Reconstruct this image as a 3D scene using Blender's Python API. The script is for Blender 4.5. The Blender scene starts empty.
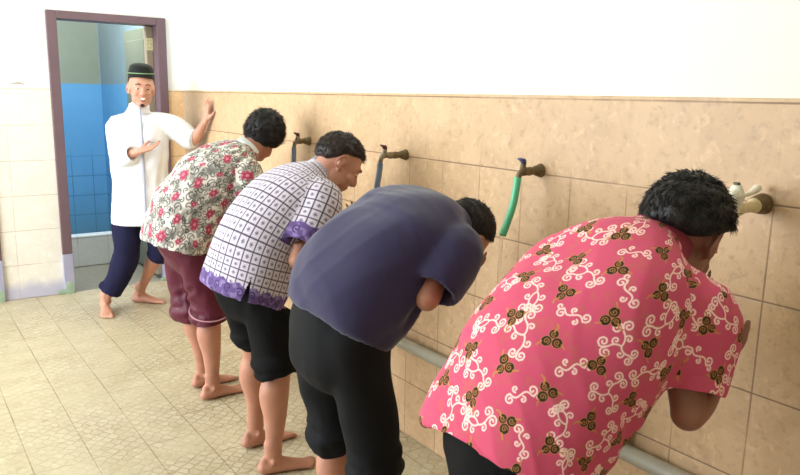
import bpy, bmesh, math, random
import numpy as np
from mathutils import Vector, Matrix, noise
random.seed(7)
V = Vector
scene = bpy.context.scene
COL = scene.collection
PI = math.pi

# ------------------------------------------------------------------ node helper
class NT:
    def __init__(s, name):
        s.m = bpy.data.materials.new(name); s.m.use_nodes = True
        s.t = s.m.node_tree; s.n = s.t.nodes; s.l = s.t.links
        s.b = s.n['Principled BSDF']
    def put(s, sock, v):
        if hasattr(v, 'is_linked'): s.l.new(v, sock)
        elif isinstance(v, (tuple, list)) and len(v) == 3 and sock.type == 'RGBA': sock.default_value = (*v, 1)
        else: sock.default_value = v
    def math(s, op, a, b=0.0, c=0.0, clamp=False):
        n = s.n.new('ShaderNodeMath'); n.operation = op; n.use_clamp = clamp
        s.put(n.inputs[0], a); s.put(n.inputs[1], b); s.put(n.inputs[2], c)
        return n.outputs[0]
    def mix(s, f, a, b, mode='MIX'):
        n = s.n.new('ShaderNodeMix'); n.data_type = 'RGBA'; n.blend_type = mode; n.clamp_factor = True
        s.put(n.inputs[0], f); s.put(n.inputs[6], a); s.put(n.inputs[7], b)
        return n.outputs[2]
    def coords(s):
        n = s.n.new('ShaderNodeTexCoord'); x = s.n.new('ShaderNodeSeparateXYZ')
        s.l.new(n.outputs['Object'], x.inputs[0])
        return n.outputs['Object'], x.outputs[0], x.outputs[1], x.outputs[2]
    def noise(s, vec, scale, detail=4, rough=.55, dist=0.0):
        n = s.n.new('ShaderNodeTexNoise')
        if vec is not None: s.l.new(vec, n.inputs['Vector'])
        n.inputs['Scale'].default_value = scale; n.inputs['Detail'].default_value = detail
        n.inputs['Roughness'].default_value = rough; n.inputs['Distortion'].default_value = dist
        return n.outputs['Fac']
    def white(s, vec):
        n = s.n.new('ShaderNodeTexWhiteNoise'); n.noise_dimensions = '3D'; s.l.new(vec, n.inputs['Vector'])
        return n.outputs['Value']
    def comb(s, x, y, z):
        n = s.n.new('ShaderNodeCombineXYZ'); s.put(n.inputs[0], x); s.put(n.inputs[1], y); s.put(n.inputs[2], z)
        return n.outputs[0]
    def ramp(s, f, lo, hi):          # linear 0..1 remap, clamped
        n = s.n.new('ShaderNodeMapRange'); s.put(n.inputs[0], f)
        n.inputs[1].default_value = lo; n.inputs[2].default_value = hi
        return n.outputs[0]
    def bump(s, h, strength=.3, dist=.01):
        n = s.n.new('ShaderNodeBump'); n.inputs['Strength'].default_value = strength
        n.inputs['Distance'].default_value = dist; s.put(n.inputs['Height'], h)
        s.l.new(n.outputs[0], s.b.inputs['Normal'])
    def set(s, **k):
        mp = dict(color='Base Color', rough='Roughness', metal='Metallic', spec='Specular IOR Level', alpha='Alpha',
                  trans='Transmission Weight', ior='IOR', sss='Subsurface Weight', sheen='Sheen Weight')
        for a, v in k.items(): s.put(s.b.inputs[mp[a]], v)
        return s.m

def srgb(r, g, b):
    f = lambda c: (c/255/12.92) if c/255 <= .04045 else ((c/255+.055)/1.055)**2.4
    return (f(r), f(g), f(b))

def plain(name, rgb, rough=.5, metal=0, var=.12, scale=20, bump=.1):
    t = NT(name); vec, x, y, z = t.coords()
    n = t.noise(vec, scale, 5)
    dark = tuple(c*(1-var*2) for c in rgb); lite = tuple(min(1, c*(1+var)) for c in rgb)
    t.bump(n, bump, .004)
    return t.set(color=t.mix(n, dark, lite), rough=rough, metal=metal)

def grid_mask(t, a, a0, w, half):
    f = t.math('FRACT', t.math('DIVIDE', t.math('SUBTRACT', a, a0), w))
    d = t.math('MULTIPLY', t.math('MINIMUM', f, t.math('SUBTRACT', 1.0, f)), w)
    return t.math('SUBTRACT', 1.0, t.ramp(d, half*.4, half*1.5))

def cell(t, a, a0, w):
    return t.math('FLOOR', t.math('DIVIDE', t.math('SUBTRACT', a, a0), w))

def tile_mat(name, axis, a0, w, h, cA, cB, grout, mottle=.5, upaint=None, stain=None):
    t = NT(name); vec, x, y, z = t.coords()
    a = y if axis == 'y' else x
    warp = t.noise(vec, 3, 2)
    gv = grid_mask(t, a, a0, w, .0022); gh = grid_mask(t, z, 0.0, h, .0024)
    vis = t.ramp(z, 1.3, 1.2)
    g = t.math('MAXIMUM', t.math('MULTIPLY', gv, t.math('MULTIPLY', t.math('ADD', t.math('MULTIPLY', vis, .75), .1), t.ramp(warp, .25, .6))),
               t.math('MULTIPLY', gh, t.ramp(warp, .2, .5)))
    rnd = t.white(t.comb(cell(t, a, a0, w), cell(t, z, 0.0, h), 3.0))
    n1 = t.noise(vec, 9, 8, .62, .6); n2 = t.noise(vec, 42, 6, .65)
    f = t.math('ADD', t.math('MULTIPLY', t.ramp(n1, .3, .7), .65), t.math('MULTIPLY', rnd, .35))
    c = t.mix(f, cA, cB)
    speck = t.ramp(n2, .52, .72)
    c = t.mix(t.math('MULTIPLY', speck, mottle), c, tuple(k*.72 for k in cA))
    lite = t.ramp(t.noise(vec, 26, 5, .6, .8), .56, .72)
    c = t.mix(t.math('MULTIPLY', lite, .6), c, tuple(min(1, k*1.2) for k in cB))
    if stain:
        zs = t.math('ADD', z, t.math('MULTIPLY', t.noise(vec, 9, 4), .12))
        m = t.ramp(zs, stain[1]+.05, stain[1]-.03)
        c = t.mix(t.math('MULTIPLY', m, .8), c, stain[0])
    c = t.mix(t.math('MULTIPLY', g, .8), c, grout)
    hgt = t.math('SUBTRACT', t.math('MULTIPLY', n2, .25), g)
    t.bump(hgt, .35, .003)
    return t.set(color=c, rough=t.math('ADD', .32, t.math('MULTIPLY', n1, .25)), spec=.4)

M = {}
M['wall_tile'] = tile_mat('beige_wall_tile', 'y', .921, .221, .25, srgb(188, 154, 118), srgb(210, 178, 140), srgb(108, 82, 60), .62)
M['back_tile'] = tile_mat('daylit_back_tile', 'x', .10, .30, .25, srgb(230, 222, 210), srgb(240, 235, 226), srgb(190, 174, 154), .15, stain=(srgb(178, 178, 205), .16))  # paler than the beige tile: strong daylight on this wall put into its colour
M['return_tile'] = tile_mat('beige_return_tile', 'x', 1.80, .22, .25, srgb(220, 184, 140), srgb(238, 208, 166), srgb(150, 118, 84), .3)

def paint(name, rgb):
    t = NT(name); vec, x, y, z = t.coords()
    n = t.noise(vec, 2.5, 5); n2 = t.noise(vec, 60, 3)
    t.bump(n2, .12, .002)
    return t.set(color=t.mix(n, tuple(c*.93 for c in rgb), rgb), rough=.75)
M['paint'] = paint('cream_white_paint', srgb(244, 242, 226))
M['paint_white'] = paint('white_paint', srgb(246, 246, 244))

def floor_mat():
    t = NT('mosaic_floor_tile'); vec, x, y, z = t.coords()
    w = .2215
    g = t.math('MAXIMUM', grid_mask(t, x, .583, w, .003), grid_mask(t, y, 3.2, w, .0026))
    gvis = t.ramp(t.noise(vec, 2.3, 4), .38, .62)
    # small stones printed on the tiles, rotated cells
    rx = t.math('ADD', t.math('MULTIPLY', x, .8), t.math('MULTIPLY', y, .6)); ry = t.math('SUBTRACT', t.math('MULTIPLY', y, .8), t.math('MULTIPLY', x, .6))
    v = t.n.new('ShaderNodeTexVoronoi'); v.feature = 'DISTANCE_TO_EDGE'; t.l.new(t.comb(rx, t.math('MULTIPLY', ry, .8), 0.0), v.inputs['Vector'])
    v.inputs['Scale'].default_value = 27; v.inputs['Randomness'].default_value = .38
    v2 = t.n.new('ShaderNodeTexVoronoi'); t.l.new(t.comb(rx, t.math('MULTIPLY', ry, .8), 0.0), v2.inputs['Vector'])
    v2.inputs['Scale'].default_value = 27; v2.inputs['Randomness'].default_value = .38
    sep = t.n.new('ShaderNodeSeparateXYZ'); t.l.new(v2.outputs['Color'], sep.inputs[0])
    stone = t.ramp(v.outputs['Distance'], .03, .16)
    patch = t.ramp(t.noise(vec, 1.7, 3), .40, .60)
    # the worn mosaic shows strongest beside the wash wall
    px = t.ramp(x, .35, .85); strong = t.math('MULTIPLY', t.math('ADD', t.math('MULTIPLY', px, .6), .4), t.math('ADD', t.math('MULTIPLY', patch, .7), .3))
    base = t.mix(t.ramp(t.noise(vec, 5, 6), .3, .7), srgb(182, 169, 138), srgb(198, 187, 158))
    sc = t.mix(t.math('MULTIPLY', sep.outputs[0], .8), srgb(204, 197, 176), srgb(166, 150, 120))
    gap = srgb(136, 112, 80)
    mos = t.mix(stone, gap, sc)
    c = t.mix(t.math('MULTIPLY', strong, .55), base, mos)
    ry_ = t.ramp(t.noise(vec, 14, 5, .7), .56, .70)
    c = t.mix(t.math('MULTIPLY', ry_, .45), c, srgb(150, 128, 86))
    dirt = t.ramp(t.noise(vec, 3.3, 6, .7), .58, .70)
    c = t.mix(t.math('MULTIPLY', dirt, .35), c, srgb(150, 118, 86))
    lt = t.ramp(t.noise(vec, 36, 3), .6, .75)
    c = t.mix(t.math('MULTIPLY', lt, .5), c, srgb(222, 216, 194))
    c = t.mix(t.math('MULTIPLY', g, t.math('ADD', t.math('MULTIPLY', gvis, .55), .12)), c, srgb(120, 96, 62))
    t.bump(t.math('SUBTRACT', t.math('MULTIPLY', stone, strong), g), .35, .004)
    return t.set(color=c, rough=t.math('ADD', .28, t.math('MULTIPLY', t.noise(vec, 4, 4), .35)), spec=.45)
M['floor'] = floor_mat()
M['frame'] = plain('mauve_brown_gloss_paint', srgb(112, 88, 96), .45, var=.08, scale=8)
M['door'] = plain('grey_green_door_paint', srgb(112, 116, 100), .5, var=.08, scale=5)
M['door_edge'] = plain('pale_door_edge', srgb(150, 136, 116), .5, var=.06)
M['lav'] = plain('bluish_base_paint', srgb(168, 166, 190), .6, var=.1, scale=9)
M['green'] = plain('green_paint_smear', srgb(160, 182, 158), .6, var=.15, scale=30)
M['chrome'] = plain('dull_tap_metal', srgb(150, 140, 120), .35, .75, .25, 60)
M['rust'] = plain('limescaled_brass', srgb(130, 112, 84), .6, .4, .35, 70, .5)
M['blue_handle'] = plain('blue_plastic', srgb(74, 78, 120), .4)
M['maroon_handle'] = plain('maroon_plastic', srgb(110, 66, 62), .4)
M['white_plastic'] = plain('white_plastic', srgb(236, 230, 214), .35, var=.04)
M['cream_plastic'] = plain('cream_plastic', srgb(226, 206, 166), .4, var=.06)
M['hose_green'] = plain('green_hose', srgb(96, 196, 150), .3, var=.06)
M['hose_blue'] = plain('grey_blue_hose', srgb(122, 142, 168), .3, var=.06)
M['pipe'] = plain('grey_pvc_pipe', srgb(160, 154, 138), .35, var=.1, scale=14)
M['pipe_dirty'] = plain('stained_pipe_side', srgb(96, 94, 74), .5, var=.2, scale=25)
M['algae'] = plain('green_plastic_valve', srgb(84, 104, 52), .5, var=.25, scale=40)
M['sticker'] = plain('cream_sticker', srgb(222, 214, 170), .5, var=.03)
M['sticker_ink'] = plain('olive_ink', srgb(120, 110, 60), .6)
M['mark'] = plain('old_mark', srgb(190, 178, 160), .8)

def bath_mat():
    t = NT('bathroom_wall_blue_tile_and_paint'); vec, x, y, z = t.coords()
    low = t.ramp(z, 1.562, 1.558)
    s = t.math('ADD', x, y)
    g = t.math('MAXIMUM', grid_mask(t, s, 0.0, .2, .004), grid_mask(t, z, 0.04, .2, .004))
    gl = t.math('MULTIPLY', g, t.ramp(z, .95, .75))
    n = t.noise(vec, 4, 4)
    blue = t.mix(n, srgb(92, 156, 202), srgb(112, 172, 216))
    blue = t.mix(t.math('MULTIPLY', gl, .55), blue, srgb(38, 84, 110))
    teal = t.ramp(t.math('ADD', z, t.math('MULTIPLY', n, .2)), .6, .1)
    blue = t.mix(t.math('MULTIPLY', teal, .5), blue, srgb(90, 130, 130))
    up = t.mix(t.math('GREATER_THAN', x, 1.84), t.mix(n, srgb(136, 142, 122), srgb(156, 162, 146)), t.mix(n, srgb(128, 148, 158), srgb(146, 166, 176)))
    return t.set(color=t.mix(low, up, blue), rough=.25)
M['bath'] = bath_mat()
M['bath_floor'] = plain('grey_bathroom_floor', srgb(150, 144, 128), .4, var=.15)  # floor's own grey-beige colour
M['curb'] = tile_mat('white_curb_tile', 'x', 1.02, .25, .25, srgb(216, 220, 220), srgb(228, 230, 230), srgb(120, 124, 124), .2)

def skin_mat(name, rgb):
    t = NT(name); vec, x, y, z = t.coords()
    n = t.noise(vec, 9, 5, .6); n2 = t.noise(vec, 180, 3)
    c = t.mix(t.ramp(n, .3, .7), tuple(k*.86 for k in rgb), tuple(min(1, k*1.1) for k in rgb))
    t.bump(n2, .12, .001)
    t.b.inputs['Subsurface Radius'].default_value = (1, .35, .2); t.b.inputs['Subsurface Scale'].default_value = .006
    return t.set(color=c, rough=.5, sss=.12)
M['skin_a'] = skin_mat('skin_warm_brown', srgb(186, 134, 112))
M['skin_b'] = skin_mat('skin_tan', srgb(184, 130, 108))
M['skin_c'] = skin_mat('skin_dark_tan', srgb(150, 100, 84))
M['skin_w'] = skin_mat('skin_fair_brown', srgb(200, 146, 124))
M['lip'] = plain('lip_skin', srgb(150, 84, 74), .4)
M['tooth'] = plain('tooth_enamel', srgb(240, 234, 220), .25, var=.03)
M['eye_white'] = plain('eye_white', srgb(232, 226, 220), .2, var=.02)
M['iris'] = plain('dark_iris', srgb(30, 20, 16), .15)

def hair_mat(name, rgb):
    t = NT(name); vec, x, y, z = t.coords()
    n = t.noise(vec, 90, 4); t.bump(n, .5, .003)
    return t.set(color=t.mix(n, tuple(k*.5 for k in rgb), tuple(k*1.5 for k in rgb)), rough=.5, spec=.35)
M['hair'] = hair_mat('black_hair', srgb(30, 26, 26))
M['hair2'] = hair_mat('dark_brown_hair', srgb(46, 34, 30))

def cloth_mat(name, rgb=None, attr=False, rough=.85, sheen=.05, spec=.3):
    t = NT(name); vec, x, y, z = t.coords()
    n = t.noise(vec, 260, 3); n1 = t.noise(vec, 11, 4)
    if attr:
        a = t.n.new('ShaderNodeAttribute'); a.attribute_name = 'pattern'; c = a.outputs['Color']
    else:
        c = t.mix(n1, tuple(k*.9 for k in rgb), tuple(min(1, k*1.08) for k in rgb))
    t.bump(t.math('ADD', t.math('MULTIPLY', n, .4), n1), .18, .003)
    return t.set(color=c, rough=rough, sheen=sheen, spec=spec)
M['printed'] = cloth_mat('printed_cotton', attr=True)
M['navy'] = cloth_mat('dark_blue_cotton', srgb(47, 43, 78), sheen=.25)
M['white_cloth'] = cloth_mat('white_cotton', srgb(236, 240, 250), sheen=0)
M['collar_cloth'] = cloth_mat('pale_collar_cloth', srgb(206, 198, 212))
M['piping'] = cloth_mat('grey_piping', srgb(170, 176, 200))
M['black_cloth'] = cloth_mat('black_trouser_cloth', srgb(15, 15, 17), sheen=0, spec=.15)
M['black_jersey'] = cloth_mat('charcoal_jersey', srgb(21, 22, 25), sheen=0, spec=.2)
M['maroon'] = cloth_mat('maroon_trouser_cloth', srgb(84, 20, 42), rough=.5, sheen=.03)
M['maroon_line'] = cloth_mat('pale_stripe', srgb(190, 140, 150))
M['navy_trouser'] = cloth_mat('deep_navy_cloth', srgb(26, 26, 56), sheen=.0, spec=.2)
M['red_dark'] = cloth_mat('dark_pink_lining', srgb(170, 50, 76))
M['velvet'] = cloth_mat('black_velvet', srgb(20, 22, 22), sheen=.1)
M['cap_trim'] = cloth_mat('green_gold_embroidery', srgb(120, 150, 110))

# ------------------------------------------------------------------ geometry helpers
class G:
    def __init__(s): s.v = []; s.f = []
    def ring(s, pts):
        i = len(s.v); s.v += [tuple(p) for p in pts]; return list(range(i, i+len(pts)))
    def bridge(s, a, b):
        n = len(a)
        for k in range(n): s.f.append((a[k], a[(k+1) % n], b[(k+1) % n], b[k]))
    def fan(s, r, flip=False):
        c = V((0, 0, 0))
        for k in r: c += V(s.v[k])
        c /= len(r); i = len(s.v); s.v.append(tuple(c)); n = len(r)
        for k in range(n):
            s.f.append((r[(k+1) % n], r[k], i) if not flip else (r[k], r[(k+1) % n], i))
    def ellipsoid(s, c, X, Y, Z, nu=20, nv=14):
        c = V(c); rings = []
        for j in range(1, nv):
            ph = PI*j/nv
            rings.append(s.ring([c + X*(math.sin(ph)*math.cos(2*PI*k/nu)) + Y*(math.sin(ph)*math.sin(2*PI*k/nu)) + Z*math.cos(ph) for k in range(nu)]))
        for a, b in zip(rings, rings[1:]): s.bridge(b, a)
        s.fan(rings[0], True); s.fan(rings[-1])
    def ball(s, c, r, nu=14): s.ellipsoid(c, V((r, 0, 0)), V((0, r, 0)), V((0, 0, r)), nu, max(6, nu*2//3))
    def loft(s, st, seg=20, sub=4, cap0='round', cap1='round', ex=2.0, closedwall=.012, raw=False):
        """st: list of (pos, lateral vector, a, b). tube through the stations"""
        P = [V(q[0]) for q in st]; L = [V(q[1]).normalized() for q in st]; A = [q[2] for q in st]; B = [q[3] for q in st]
        n = len(P); out = []
        def cr(p0, p1, p2, p3, t):
            return (p1*2 + (p2-p0)*t + (p0*2-p1*5+p2*4-p3)*t*t + (p1*3-p0-p2*3+p3)*t**3)*.5
        for i in range(n-1):
            i0, i3 = max(i-1, 0), min(i+2, n-1)
            for k in range(sub):
                t = k/sub
                out.append([cr(P[i0], P[i], P[i+1], P[i3], t), cr(L[i0], L[i], L[i+1], L[i3], t), cr(A[i0], A[i], A[i+1], A[i3], t), cr(B[i0], B[i], B[i+1], B[i3], t)])
        out.append([P[-1], L[-1], A[-1], B[-1]])
        m = len(out); fr = []
        for i, (p, l, a, b) in enumerate(out):
            tg = (out[min(i+1, m-1)][0]-out[max(i-1, 0)][0]).normalized()
            l = (l - tg*tg.dot(l)).normalized(); nn = tg.cross(l)
            fr.append((p, l, nn, tg, a, b))
        def mk(p, l, nn, a, b):
            pts = []
            for k in range(seg):
                th = 2*PI*k/seg; c, sn = math.cos(th), math.sin(th)
                e = 2/ex
                pts.append(p + l*(a*math.copysign(abs(c)**e, c)) + nn*(b*math.copysign(abs(sn)**e, sn)))
            return s.ring(pts)
        seqs = []
        def capr(F, sgn, kind):
            p, l, nn, tg, a, b = F; o = []
            if kind == 'round':
                h = min(a, b)
                for q in (.35, .65, .88, .98): o.append((p+tg*sgn*h*math.sqrt(1-(1-q)**2)*1.0 if False else p+tg*sgn*h*q, l, nn, a*math.sqrt(max(0, 1-q*q)), b*math.sqrt(max(0, 1-q*q))))
            elif kind == 'hollow':
                w = closedwall
                o = [(p, l, nn, a-w, b-w), (p-tg*sgn*.05, l, nn, a-w-.002, b-w-.002)]
            return o
        rings = []
        if cap0 != 'open' :
            for c in reversed(capr(fr[0], -1, cap0)): rings.append(mk(*c))
        for p, l, nn, tg, a, b in fr: rings.append(mk(p, l, nn, a, b))
        if cap1 != 'open':
            for c in capr(fr[-1], 1, cap1): rings.append(mk(*c))
        for a, b in zip(rings, rings[1:]): s.bridge(a, b)
        if cap0 != 'open': s.fan(rings[0])
        if cap1 != 'open': s.fan(rings[-1], True)
    def box(s, x0, x1, y0, y1, z0, z1):
        i = len(s.v)
        s.v += [(x, y, z) for x in (x0, x1) for y in (y0, y1) for z in (z0, z1)]
        for q in ((0, 1, 3, 2), (4, 6, 7, 5), (0, 4, 5, 1), (2, 3, 7, 6), (0, 2, 6, 4), (1, 5, 7, 3)): s.f.append(tuple(i+k for k in q))

def mesh_of(g, name):
    me = bpy.data.meshes.new(name); me.from_pydata(g.v, [], g.f); me.update()
    bm = bmesh.new(); bm.from_mesh(me); bmesh.ops.recalc_face_normals(bm, faces=bm.faces); bm.to_mesh(me); bm.free()
    return me
def link(name, me, mat, parent=None, smooth=True):
    o = bpy.data.objects.new(name, me); COL.objects.link(o)
    if mat and not me.materials: me.materials.append(mat)
    if smooth: me.polygons.foreach_set('use_smooth', [True]*len(me.polygons))
    if parent: o.parent = parent; o.matrix_parent_inverse = parent.matrix_world.inverted()
    return o
def obj(name, g, mat, parent=None, smooth=True, bevel=0):
    me = mesh_of(g, name); o = link(name, me, mat, parent, smooth)
    if bevel:
        b = o.modifiers.new('edge', 'BEVEL'); b.width = bevel; b.segments = 2; b.limit_method = 'ANGLE'
    return o
def evaluated(me, mods):
    o = bpy.data.objects.new('tmp', me); COL.objects.link(o)
    for kind, kw in mods:
        m = o.modifiers.new(kind, kind)
        for k, v in kw.items(): setattr(m, k, v)
    dg = bpy.context.evaluated_depsgraph_get(); dg.update()
    r = bpy.data.meshes.new_from_object(o.evaluated_get(dg), depsgraph=dg)
    bpy.data.objects.remove(o)
    return r
def fuse(g, voxel, it=3, name='body'):
    me = mesh_of(g, name)
    r = evaluated(me, [('REMESH', dict(mode='VOXEL', voxel_size=voxel)), ('SMOOTH', dict(factor=.5, iterations=it))])
    r.name = name
    return r
def getco(me):
    a = np.empty(len(me.vertices)*3, dtype=np.float32); me.vertices.foreach_get('co', a); return a.reshape(-1, 3).astype(float)
def getno(me):
    a = np.empty(len(me.vertices)*3, dtype=np.float32); me.vertex_normals.foreach_get('vector', a); return a.reshape(-1, 3).astype(float)
def setco(me, co): me.vertices.foreach_set('co', co.astype(np.float32).ravel()); me.update()

def seg_d(P, a, b):
    a = np.array(a, float); b = np.array(b, float); ab = b-a
    t = np.clip(((P-a)@ab)/max(ab@ab, 1e-9), 0, 1)
    return np.linalg.norm(P-(a+t[:, None]*ab), axis=1), t
def wrinkle(me, seed, amp=.004, folds=()):
    co = getco(me); no = getno(me); rs = np.random.RandomState(seed); d = np.zeros(len(co))
    for k in range(7):
        w = rs.normal(size=3); w /= np.linalg.norm(w); w2 = rs.normal(size=3)
        fr = rs.uniform(9, 34)
        ph = 1.8*np.sin(co@(w2*rs.uniform(5, 9)) + rs.uniform(0, 6))
        d += np.sin(co@w*fr + ph + rs.uniform(0, 6)) * amp*(12/fr)**.6
    for k in range(5):
        w = rs.normal(size=3); w /= np.linalg.norm(w); fr = rs.uniform(38, 85); w2 = rs.normal(size=3)
        ph = 2.2*np.sin(co@(w2*rs.uniform(6, 12)) + rs.uniform(0, 6)); gate = np.clip(np.sin(co@(rs.normal(size=3)*5)+rs.uniform(0, 6)), 0, 1)
        d += (1-np.abs(np.sin(co@w*fr*.5 + ph)))**2 * amp*.55*gate
    for a, b, width, depth in folds:
        q, t = seg_d(co, a, b); e = np.sin(PI*np.clip(t, .02, .98))**.5
        d += (-depth*np.exp(-(q/width)**2) + depth*.55*np.exp(-((q-width*1.7)/width)**2))*e
    setco(me, co + no*d[:, None])

# ------------------------------------------------------------------ cloth prints (dye fixed to the cloth)
def curl(cx, cy, r, a0, turns, hand):
    pts = []
    for k in range(13):
        t = k/12; rr = r*(1-t*.82); a = a0 + hand*turns*2*PI*t
        pts.append((cx+rr*math.cos(a), cy+rr*math.sin(a)))
    return pts
def motif_branch(rs):
    """three-armed branch ending in curls, about 10 cm across"""
    L = []
    for arm in range(3):
        a = arm*2*PI/3 + rs.uniform(-.35, .35); ln = rs.uniform(.022, .030); bend = rs.choice([-1, 1])
        pts = [(0, 0)]
        for k in range(1, 6):
            t = k/5; aa = a + bend*.7*t
            pts.append((ln*t*math.cos(aa), ln*t*math.sin(aa)))
        L.append(pts); ex, ey = pts[-1]; aa = a + bend*.9
        r = rs.uniform(.0095, .0120)
        for sg in (1, -1):
            q = aa + sg*1.0
            L.append(curl(ex+r*math.cos(q), ey+r*math.sin(q), r, q+PI, 1.45, sg))
        mx, my = pts[3]; q = a - bend*1.3; r2 = .0075
        L.append(curl(mx+r2*math.cos(q), my+r2*math.sin(q), r2, q+PI, 1.0, -bend))
    return L
def motif_s(rs):
    L = []; r = .0095; w = .020
    body = [(-w+2*w*t, .006*math.sin(t*2*PI)) for t in np.linspace(0, 1, 9)]
    L += [body, curl(-w, r, r, -PI/2, 1.2, -1), curl(w, -r, r, PI/2, 1.2, -1), curl(w*.2, .008, .006, -PI/2, 1, 1), curl(w*1.5, .001, .007, PI, 1, 1), curl(-w*.5, -.009, .006, PI/2, 1, 1)]
    return L
def poly_dist(px, py, lines):
    best = np.full(len(px), 9.0)
    for ln in lines:
        for (x0, y0), (x1, y1) in zip(ln, ln[1:]):
            dx, dy = x1-x0, y1-y0; q = dx*dx+dy*dy+1e-12
            t = np.clip(((px-x0)*dx+(py-y0)*dy)/q, 0, 1)
            best = np.minimum(best, np.hypot(px-x0-t*dx, py-y0-t*dy))
    return best
def lay(C, m, rgb, al):
    C[m] = C[m]*(1-al[:, None]) + np.array(rgb)*al[:, None]
def sm(x, a, b): return np.clip((x-a)/(b-a), 0, 1)
def vnoise(u, v, sc, seed):
    rs = np.random.RandomState(seed); tb = rs.rand(64, 64)
    x, y = u*sc, v*sc; i, j = np.floor(x).astype(int), np.floor(y).astype(int); fx, fy = x-i, y-j
    fx = fx*fx*(3-2*fx); fy = fy*fy*(3-2*fy); g = lambda a, b: tb[a % 64, b % 64]
    return (g(i, j)*(1-fx)+g(i+1, j)*fx)*(1-fy) + (g(i, j+1)*(1-fx)+g(i+1, j+1)*fx)*fy
def spots(u, v, pitch, seed):
    rs = np.random.RandomState(seed)
    k = 0; y = v.min()-pitch
    while y < v.max()+pitch:
        x = u.min()-pitch + (k % 2)*pitch*.5
        while x < u.max()+pitch:
            yield x+rs.uniform(-.07, .07)*pitch, y+rs.uniform(-.07, .07)*pitch, rs
            x += pitch
        y += pitch*.86; k += 1
def print_pink(u, v, part):
    C = np.tile(np.array(srgb(206, 80, 112)), (len(u), 1))
    n = vnoise(u, v, 60, 4)*.6 + vnoise(u, v, 140, 5)*.4
    lay(C, slice(None), srgb(196, 96, 96), sm(n, .60, .74)*.6)
    white = srgb(250, 214, 206); black = srgb(46, 36, 26); gold = srgb(196, 134, 70)
    i = 0
    for x, y, rs in spots(u, v, .094, 11+part):
        a = rs.uniform(0, 2*PI); lines = motif_branch(rs) if i % 3 else motif_s(rs); i += 1
        m = np.where(np.hypot(u-x, v-y) < .062)[0]
        if len(m) == 0: continue
        ca, sa = math.cos(a), math.sin(a); px = (u[m]-x)*ca+(v[m]-y)*sa; py = -(u[m]-x)*sa+(v[m]-y)*ca
        d = poly_dist(px, py, lines)
        lay(C, m, white, 1-sm(d, .0009, .0022))
    for x, y, rs in spots(u, v, .094, 31+part):
        x += .047; y += .027
        a = rs.uniform(0, 2*PI); m = np.where(np.hypot(u-x, v-y) < .034)[0]
        if len(m) == 0: continue
        ca, sa = math.cos(a), math.sin(a); px = (u[m]-x)*ca+(v[m]-y)*sa; py = -(u[m]-x)*sa+(v[m]-y)*ca
        out = np.full(len(m), 9.0); sp = np.full(len(m), 9.0)
        for cx, cy, r, h in ((.0095, .004, .0085, 1), (-.0095, .004, .0085, -1), (0, -.011, .0075, 1)):
            out = np.minimum(out, np.hypot(px-cx, py-cy)-r); sp = np.minimum(sp, poly_dist(px, py, [curl(cx, cy, r*.72, 1, 1.3, h)]))
        tail = poly_dist(px, py, [[(0, -.016), (.004, -.024), (.001, -.030)], [(.018, .006), (.024, .012)], [(-.018, .006), (-.024, .014)]])
        lay(C, m, gold, 1-sm(out, .0008, .0020)); lay(C, m, black, 1-sm(out, .0000, .0010))
        lay(C, m, gold, (1-sm(sp, .0003, .0011))*.8); lay(C, m, gold, 1-sm(tail, .001, .002))
    return C
def print_grid(u, v, part):
    w = .0360; C = np.tile(np.array(srgb(218, 208, 222)), (len(u), 1))
    fu, fv = (u/w) % 1-.5, (v/w) % 1-.5; au, av = np.abs(fu), np.abs(fv)
    edge = .5-np.maximum(au, av)
    # grey diamond lozenges in the corners between squares
    inner = np.hypot(fu, fv)
    lay(C, slice(None), srgb(190, 182, 200), (1-sm(np.abs(inner-.42), .03, .09))*.7)
    cross = np.minimum(np.maximum(au, av*6), np.maximum(av, au*6)); dia = np.minimum(np.abs(au-av)*5+au*0, 1) 
    lay(C, slice(None), srgb(86, 80, 104), (1-sm(cross, .20, .30))*.9)
    lay(C, slice(None), srgb(110, 104, 130), (1-sm(np.maximum(np.abs(au-av)*4, np.maximum(au, av)), .16, .25))*.8)
    lay(C, slice(None), srgb(46, 40, 60), (1-sm(edge, .045, .095))*.95)
    return C
def print_purple(u, v, C, al):
    P = np.tile(np.array(srgb(96, 74, 130)), (len(u), 1)); n = vnoise(u, v, 70, 8)
    lay(P, slice(None), srgb(142, 122, 172), sm(n, .55, .75)*.8)
    for x, y, rs in spots(u, v, .05, 5):
        m = np.where(np.hypot(u-x, v-y) < .03)[0]
        if len(m) == 0: continue
        d = poly_dist(u[m]-x, v[m]-y, [curl(0, 0, .017, rs.uniform(0, 6), 1.2, 1)])
        lay(P, m, srgb(66, 46, 96), 1-sm(d, .0015, .004))
    return C*(1-al[:, None]) + P*al[:, None]
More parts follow.
